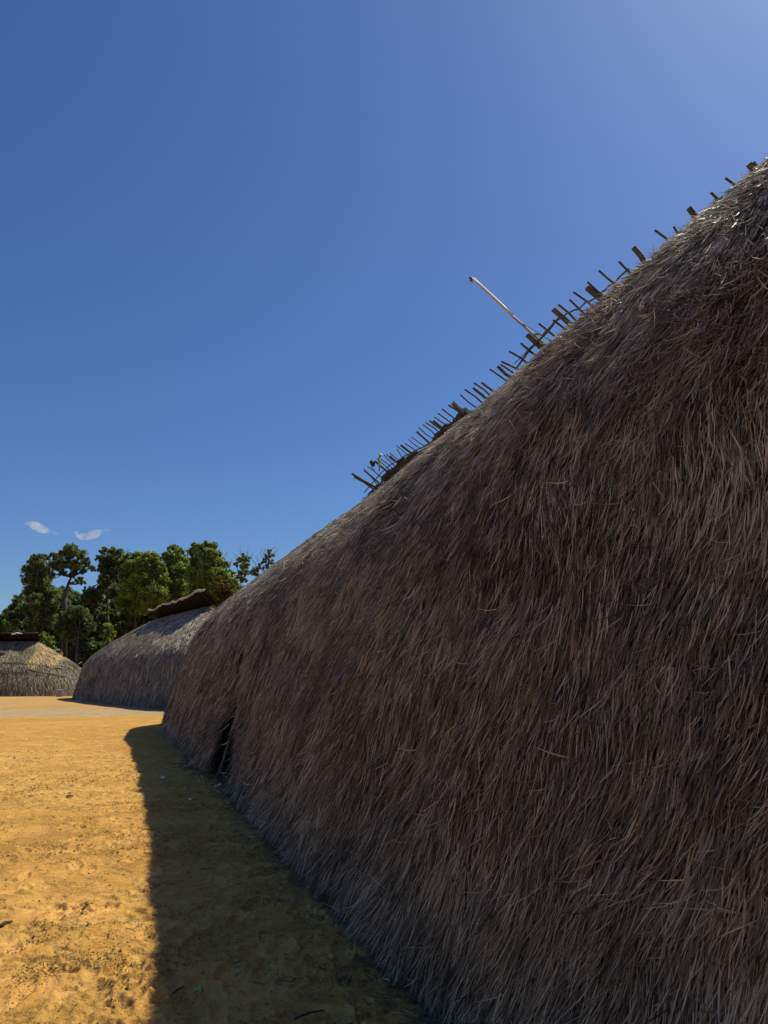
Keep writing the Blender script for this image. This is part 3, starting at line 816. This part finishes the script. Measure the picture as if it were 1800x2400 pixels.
def tree(name, label, cat, base_px, Y, blobs, mat, n_per=582, size=0.125, seed=1, trunk=None, twigs=None, tr=0.28, group='trees beyond the houses', twig_mat='twig'):
    root = thing(name, label, cat, group=group)
    B = []
    rng = np.random.default_rng(seed + 100)
    for (x, y, r) in blobs:
        c = at(x, y, Y + rng.uniform(-1.2, 1.2)); B.append((c, r * Y / FPX * (1.12 if trunk else 1.22)))
    V, F, T = leaves(B, n_per, size, seed)
    mesh_np('crown', V, F, mat, root, {'tint': T}, shade=False)
    base = at(base_px, 1600, Y); base[2] = -0.2
    mb = MB()
    if trunk is None:
        top = max(B, key=lambda t: t[0][2])[0]
        mid_ = base + (top - base) * 0.45 + np.array([rng.normal(0, .4), rng.normal(0, .3), 0])
        spine = [base, base + (mid_ - base) * .5 + rng.normal(0, .12, 3), mid_, mid_ + (top - mid_) * .6 + rng.normal(0, .3, 3), top]
    else:
        spine = [base] + [at(x, y, Y) for x, y in trunk]
    k = len(spine)
    mb.tube(spine, [tr * (1 - 0.8 * i / (k - 1)) for i in range(k)], 8, 0.06)
    for c, r in B:
        j = min(k - 2, max(1, int(k * 0.5)))
        st = min(spine[1:], key=lambda p: np.linalg.norm(p - c) + (2 if p[2] > c[2] else 0))
        m_ = (st + c) / 2 + rng.normal(0, r * .15, 3)
        mb.tube([st, m_, c], [tr * .38, tr * .25, tr * .08], 6, 0.05)
        for q in range(3):
            e = c + rng.normal(0, 1, 3) * r * .55
            mb.tube([m_, (m_ + e) / 2 + rng.normal(0, r * .1, 3), e], [tr * .16, tr * .1, tr * .03], 5)
    mb.build('trunk', M['bark'], root)
    if twigs:
        for (x0, y0, x1, y1) in twigs:
            tw = MB()
            a, b = at(x0, y0, Y), at(x1, y1, Y)
            tw.tube([a, (a + b) / 2 + rng.normal(0, .15, 3), b], [0.05, 0.035, 0.012], 5)
            for q in range(4):
                f = rng.uniform(.3, .9); s_ = a + (b - a) * f
                tw.tube([s_, s_ + rng.normal(0, .35, 3) + np.array([0, 0, .45])], [0.02, 0.008], 4)
            tw.build('bare_twig', M[twig_mat], root)
    return root

tree('broadleaf_tree', 'low bright green bushy tree at the far left edge', 'tree', 30, 116,
     [(22, 1447, 17), (55, 1449, 14), (66, 1452, 10), (5, 1468, 18), (38, 1470, 22), (62, 1478, 20), (15, 1495, 22), (45, 1500, 24), (70, 1505, 20), (-15, 1480, 20)], M['leaf_bright'], seed=1, n_per=2688, size=0.24)
tree('broadleaf_tree', 'tall dark dense tree, leftmost of the tall trees, with an unbroken column of leaves', 'tree', 92, 102,
     [(82, 1313, 13), (102, 1308, 11), (72, 1333, 15), (98, 1332, 15), (66, 1357, 13), (90, 1360, 19), (113, 1352, 12), (76, 1383, 15), (106, 1385, 20), (122, 1390, 10), (86, 1410, 17), (112, 1418, 18), (82, 1437, 16), (106, 1445, 20), (88, 1465, 18)], M['leaf_dark'], seed=2, n_per=2688)
tree('broadleaf_tree', 'tall tree with a forked bare trunk and a round crown standing clear against the sky', 'tree', 152, 96,
     [(165, 1292, 16), (148, 1297, 10), (188, 1300, 14), (136, 1303, 11), (123, 1301, 8), (204, 1317, 11), (214, 1332, 9), (130, 1325, 13), (152, 1322, 15), (178, 1324, 15), (196, 1338, 10), (146, 1342, 9), (170, 1346, 9), (187, 1358, 9), (196, 1366, 6), (122, 1345, 9)], M['leaf_dark'], seed=3, n_per=2956,
     trunk=[(152, 1440), (151, 1405), (149, 1398), (157, 1380), (160, 1368), (167, 1352), (166, 1330)], tr=0.42)
tree('broadleaf_tree', 'narrow upright tree with a loose twiggy top right of the forked tree', 'tree', 262, 104,
     [(243, 1290, 9), (262, 1293, 11), (280, 1296, 10), (233, 1308, 8), (250, 1312, 13), (272, 1315, 13), (291, 1312, 9), (240, 1332, 11), (262, 1338, 16), (284, 1338, 13), (240, 1356, 11), (262, 1365, 17), (240, 1382, 13), (222, 1390, 12), (270, 1390, 18), (205, 1385, 9), (206, 1402, 12)], M['leaf_dark'], seed=4, n_per=2688,
     twigs=[(235, 1310, 222, 1300), (240, 1300, 240, 1283), (290, 1300, 302, 1290)])
tree('broadleaf_tree', 'broad green tree with a flat wide crown above the middle house', 'tree', 335, 98,
     [(302, 1308, 11), (322, 1304, 12), (343, 1304, 12), (362, 1303, 10), (305, 1328, 16), (330, 1328, 18), (358, 1326, 17), (378, 1330, 13), (300, 1355, 18), (328, 1358, 21), (360, 1357, 20), (385, 1360, 15), (306, 1388, 20), (340, 1392, 22), (372, 1390, 20), (290, 1412, 18), (325, 1420, 22)], M['leaf_green'], seed=5, n_per=2688)
tree('broadleaf_tree', 'green tree with a pointed top in the middle of the tree row', 'tree', 415, 101,
     [(405, 1287, 10), (392, 1297, 9), (420, 1293, 10), (400, 1312, 15), (425, 1312, 14), (390, 1335, 14), (412, 1338, 18), (435, 1338, 14), (400, 1365, 18), (428, 1368, 19), (400, 1395, 18), (430, 1398, 18)], M['leaf_green'], seed=6, n_per=2688)
tree('broadleaf_tree', 'tallest bright green tree, with the highest rounded crown behind the ridge wing', 'tree', 490, 97,
     [(462, 1280, 10), (480, 1278, 10), (498, 1281, 10), (450, 1293, 10), (472, 1297, 14), (495, 1299, 14), (512, 1298, 8), (460, 1320, 16), (487, 1322, 18), (513, 1320, 14), (528, 1322, 9), (455, 1348, 17), (485, 1352, 20), (515, 1348, 18), (540, 1345, 10), (470, 1380, 19), (502, 1382, 20), (548, 1362, 12), (455, 1405, 16)], M['leaf_green'], seed=7, n_per=2688,
     twigs=[(525, 1315, 533, 1296), (538, 1335, 545, 1312)])
tree('yellowing_tree', 'small yellowing tree just above the right end of the ridge wing', 'tree', 525, 92,
     [(512, 1358, 8), (530, 1366, 9), (500, 1370, 8), (518, 1378, 11), (540, 1378, 9), (548, 1392, 9), (510, 1392, 9), (530, 1395, 12), (520, 1408, 9), (545, 1405, 9)], M['leaf_yellow'], seed=8, n_per=3046)
tree('slender_tree', 'slender leafy tree with bare twigs above it, second from right of the row', 'tree', 572, 94,
     [(570, 1303, 6), (562, 1312, 7), (576, 1314, 8), (585, 1305, 4), (555, 1322, 6), (570, 1328, 9), (582, 1326, 6), (565, 1342, 8), (578, 1344, 7), (570, 1358, 8), (562, 1352, 6)], M['leaf_green'], seed=9, n_per=3404, tr=0.16,
     twigs=[(568, 1310, 563, 1283), (575, 1306, 582, 1290), (560, 1318, 550, 1298), (584, 1318, 597, 1292)])
tree('slender_tree', 'thin half-bare tree at the right end of the row, cut off by the big roof', 'tree', 618, 95,
     [(632, 1291, 6), (628, 1301, 7), (638, 1304, 6), (624, 1313, 7), (637, 1316, 6), (612, 1318, 5), (606, 1328, 6), (598, 1337, 7), (616, 1330, 5), (590, 1345, 6), (600, 1348, 6), (628, 1326, 6)], M['leaf_dark'], seed=10, n_per=3584, tr=0.13,
     twigs=[(620, 1310, 612, 1285), (630, 1295, 616, 1284), (640, 1300, 652, 1288), (606, 1325, 600, 1300), (634, 1295, 645, 1282), (600, 1330, 592, 1312)])
tree('shrub', 'grey-green rounded shrub below the forked tree', 'shrub', 180, 92,
     [(170, 1436, 14), (190, 1433, 13), (150, 1450, 14), (176, 1457, 18), (202, 1450, 13), (140, 1470, 14), (165, 1482, 18), (195, 1476, 15), (215, 1465, 11)], M['leaf_dark'], seed=11, n_per=3046, group='shrubs under the trees')
tree('shrub', 'glossy-leaved shrub beside the roof end of the house with the golden patch', 'shrub', 110, 88,
     [(100, 1490, 9), (114, 1497, 9), (104, 1510, 10), (122, 1510, 9), (116, 1524, 10), (132, 1530, 9)], M['leaf_green'], seed=12, n_per=2688, group='shrubs under the trees')
tree('shrub', 'leafy shrub rising over the sloping end of the middle house', 'shrub', 255, 90,
     [(250, 1470, 9), (262, 1485, 9), (246, 1490, 9), (256, 1505, 10), (240, 1510, 8), (252, 1440, 7)], M['leaf_green'], seed=13, n_per=2508, group='shrubs under the trees')

tree('broadleaf_tree', 'deep green tree filling the gap between the flat crown and the pointed tree', 'tree', 378, 110,
     [(372, 1306, 10), (386, 1304, 10), (398, 1312, 10), (378, 1326, 14), (392, 1332, 14), (380, 1350, 16), (396, 1360, 15), (384, 1384, 18), (400, 1400, 16)], M['leaf_green'], seed=21, n_per=336)
tree('broadleaf_tree', 'deep green tree filling the gap left of the tallest bright tree', 'tree', 445, 110,
     [(440, 1296, 9), (450, 1302, 10), (438, 1314, 12), (452, 1322, 13), (440, 1340, 15), (456, 1350, 15), (444, 1372, 17), (430, 1392, 16)], M['leaf_green'], seed=22, n_per=336)
tree('broadleaf_tree', 'dark tree crowded between the twiggy tree and the flat wide crown', 'tree', 292, 112,
     [(286, 1312, 9), (298, 1318, 11), (284, 1334, 12), (296, 1342, 14), (282, 1362, 15), (298, 1372, 16), (286, 1394, 17)], M['leaf_dark'], seed=23, n_per=336)

def forest_mass():
    rng = np.random.default_rng(77)
    B = []
    for k in range(270):
        x = rng.uniform(-60, 560); lim = 1425 if x < 40 else (1395 if x < 300 else 1385)
        if x < 30: lim = 1500
        y = rng.uniform(lim, 1590); r = rng.uniform(18, 30)
        Y = rng.uniform(104, 122)
        B.append((at(x, y, Y), r * Y / FPX))
    V, F, T = leaves(B, 420, 0.30, 78)
    o = mesh_np('forest', V, F, M['leaf_dark'], None, {'tint': T * 0.8}, shade=False)
    tag(o, 'dark forest filling in beneath and behind the tree row', 'forest', kind='stuff')
forest_mass()

# ------------------------------------------------------------------ crumbs, straw and small litter on the ground
def crumbs():
    rng = np.random.default_rng(91)
    n0 = 420000
    a = rng.uniform(-0.60, 0.12, n0); r = 3.3 * np.exp(rng.uniform(0, 1.75, n0))
    x, y = r * np.sin(a), r * np.cos(a)
    P = np.stack([x, y, 0 * x], -1)
    c = smooth(0.0, 0.7, vnoise(P, 1.1, 4) + 0.6 * vnoise(P, 3.1, 9)) * smooth(-0.3, 0.5, vnoise(P, 8.0, 12))
    nn = (x * BIG.ca + y * BIG.sa)
    keep = (rng.random(n0) < 0.03 + 0.6 * c) & (nn < 1.75)
    x, y, r = x[keep], y[keep], r[keep]; n = len(x)
    z = ground_z(x, y)
    s = np.exp(rng.normal(math.log(0.0032), 0.5, n)) * (0.7 + r * 0.055)
    s = np.clip(s, 0.002, 0.02)
    oct_ = np.array([[1, 0, 0], [0, 1, 0], [-1, 0, 0], [0, -1, 0], [0, 0, .8], [0, 0, -.6]], float)
    V = oct_[None] * (1 + rng.normal(0, .25, (n, 6, 1))) * s[:, None, None]
    an = rng.uniform(0, 6.28, n); ca, sa = np.cos(an)[:, None], np.sin(an)[:, None]
    st = rng.uniform(0.6, 1.7, n)[:, None]
    X = V[..., 0] * st; Yv = V[..., 1]
    V = np.stack([X * ca - Yv * sa + x[:, None], X * sa + Yv * ca + y[:, None], V[..., 2] + z[:, None] + s[:, None] * .35], -1)
    f = np.array([[0, 1, 4], [1, 2, 4], [2, 3, 4], [3, 0, 4], [1, 0, 5], [2, 1, 5], [3, 2, 5], [0, 3, 5]])
    F = (np.arange(n)[:, None, None] * 6 + f[None]).reshape(-1, 3)
    o = mesh_np('soil_crumbs', V.reshape(-1, 3), F, M['crumb'], shade=False)
    tag(o, 'loose brown crumbs of earth scattered over the sandy ground', 'crumbs', kind='stuff')
    print('CRUMBS', n)
crumbs()

def straw_litter():
    rng = np.random.default_rng(92)
    n = 5200
    d = 3.0 + rng.random(n) ** 1.3 * 14
    off = np.abs(rng.normal(0, 0.17, n)) * rng.choice([1, 1, 1, 1, 2.6], n)
    bn = np.array([float(v) for v in BIG.dn(1, 1 + (BIG.rE - d) / (BIG.rE - BIG.rS), np.ones(n))[1]])
    N = bn - off + 0.12
    P = BIG.to_world(d, N, 0 * d)
    z = ground_z(P[:, 0], P[:, 1])
    an = rng.uniform(0, 6.28, n); L = rng.uniform(0.03, 0.15, n); w = rng.uniform(0.0015, 0.0045, n) * (0.8 + d * 0.08)
    til = np.abs(rng.normal(0, 0.18, n)) * np.exp(-off * 3)
    V = np.zeros((n, 4, 2, 3)); bend = rng.normal(0, .5, n)
    q = P.copy(); q[:, 2] = z + 0.006 + rng.random(n) * 0.03 * np.exp(-off * 4)
    for k in range(4):
        A = an + bend * k / 3
        dv = np.stack([np.cos(A), np.sin(A), til], -1); sd = np.stack([-np.sin(A), np.cos(A), 0.3 + 0 * A], -1)
        if k: q = q + dv * (L / 3)[:, None]
        ww = (w * (1 - .5 * k / 3))[:, None]
        V[:, k, 0] = q - sd * ww; V[:, k, 1] = q + sd * ww
    b = (np.arange(n) * 8)[:, None]; k = (np.arange(3) * 2)[None]
    F = np.stack([b + k, b + k + 1, b + k + 3, b + k + 2], -1).reshape(-1, 4)
    o = mesh_np('straw_litter', V.reshape(-1, 3), F, M['litter'], attrs={'tint': np.repeat(np.clip(rng.normal(0.45, 0.25, n), 0, 1), 8)})
    tag(o, 'fallen bits of thatch straw strewn along the foot of the big house', 'straw', kind='stuff')
straw_litter()

def on_ground(px, py): 
    g = ground_at(px, py); g[2] = gz(g[0], g[1]); return g
def pebble(px, py, r, mat, label, seed, name='pebble', cat='pebble', group=None):
    g = on_ground(px, py)
    tag(MB().blob(g + np.array([0, 0, r * .3]), (r, r * .8, r * .55), seed, 12, 8, 0.35).build(name, mat), label, cat, group)
def stick(px0, py0, px1, py1, r, label, mat='straw', name='straw_stem', cat='straw stem'):
    a, b = on_ground(px0, py0), on_ground(px1, py1)
    m = (a + b) / 2 + RNG.normal(0, .006, 3); m[2] = max(a[2], b[2]) + r + .004
    a[2] += r; b[2] += r
    tag(MB().tube([a, m, b], [r, r, r * .6], 6, 0.1).build(name, M[mat]), label, cat)
pebble(562, 2250, 0.022, M['stone'], 'flat brown pebble touching the upper side of a larger one on the shaded earth', 1)
pebble(553, 2246, 0.020, M['stone'], 'brown pebble just up and left of its twin beside the footprint', 2)
pebble(558, 2268, 0.015, M['stone'], 'small lone pebble just below the pair of brown pebbles', 3)
pebble(383, 1824, 0.055, M['pale_stone'], 'yellowish lump lying alone in the shade left of the doorway', 4, 'stone', 'stone')
pebble(446, 1872, 0.025, M['white_plastic'], 'tiny white speck of litter on the shaded ground nearest the camera', 5, 'litter', 'litter')
pebble(508, 1842, 0.03, M['pale_stone'], 'small pale round stone at the left end of the white scraps before the doorway', 6, 'stone', 'stone')
stick(514, 1842, 520, 1840, 0.018, 'short white scrap on the sill of the dark doorway', 'white_plastic', 'litter', 'litter')
stick(432, 1800, 446, 1797, 0.02, 'longest pale scrap by the wall foot beyond the doorway', 'pale_stone', 'litter', 'litter')
stick(471, 1823, 480, 1833, 0.008, 'thin pale straw lying aslant left of the doorway')
stick(648, 2327, 690, 2300, 0.0045, 'long thin straw on shaded earth forming the left leg of an upside-down V')
stick(695, 2302, 722, 2328, 0.004, 'thin straw forming the right leg of an upside-down V on shaded earth')
stick(690, 2372, 760, 2360, 0.005, 'dark twig lying flat near the bottom edge of the shaded ground', 'wood_dark', 'twig', 'twig')
stick(808, 2358, 832, 2367, 0.006, 'pale straw stub near the wall foot at the bottom of the photo')
stick(895, 2290, 915, 2303, 0.006, 'thick pale straw in the litter at the foot of the big house')
stick(395, 2328, 432, 2308, 0.004, 'thin dark twig at the edge of the shadow, left of the green scrap', 'wood_dark', 'twig', 'twig')
stick(0, 2172, 28, 2158, 0.012, 'dark stick on the sunlit sand at the left edge', 'wood_dark', 'twig', 'twig')
stick(156, 1867, 172, 1867, 0.012, 'short dark stick on the sunlit sand, farthest from the camera', 'wood_dark', 'twig', 'twig')
g = on_ground(466, 2312)
mb = MB(); mb.blob(g + np.array([0.008, 0, 0.006]), (0.013, 0.012, 0.010), 3, 10, 7, 0.5); mb.blob(g + np.array([-0.008, -0.002, 0.005]), (0.010, 0.009, 0.007), 5, 10, 7, 0.5)
tag(mb.build('green_scrap', M['green_scrap']), 'small bright green crumpled scrap on the shaded earth', 'scrap')

# ------------------------------------------------------------------ two small clouds, far beyond the trees
def cloud(label, blobs, seed):
    Y = 1600
    t = NT('cloud_vapour'); t.t.nodes.remove(t.b)
    o = t.obj()
    n1 = t.noise(0.075, 6, 0.65, o, 0.5)
    d = t.math('MULTIPLY', t.ramp(n1, [(0.40, 0.0), (0.72, 1.0)]), 0.06)
    v = t.n('VolumePrincipled'); v.inputs['Color'].default_value = (0.97, 0.99, 1, 1); v.inputs['Anisotropy'].default_value = 0.2
    t.l(d, v.inputs['Density']); t.l(v.outputs[0], t.out.inputs['Volume'])
    k = Y / FPX
    me = bpy.data.metaballs
    mb = MB()
    # one closed skin swept along the cloud's length
    pts = [at(x, y, Y) for x, y, r in blobs]; rad = [r * k for x, y, r in blobs]
    mb.tube(pts, rad, 14, 0.12)
    ob = mb.build('cloud', t.m)
    tag(ob, label, 'cloud')
cloud('small slanting white wisp of cloud, the left of two above the trees', [(58, 1226, 1), (70, 1228, 8), (85, 1234, 11), (100, 1241, 11), (112, 1245, 6), (128, 1249, 3), (138, 1253, 1)], 1)
cloud('small ragged white cloud, the right of two above the trees', [(172, 1246, 1), (182, 1251, 8), (192, 1258, 10), (206, 1258, 8), (222, 1252, 11), (236, 1247, 7), (248, 1243, 4), (262, 1242, 1)], 2)
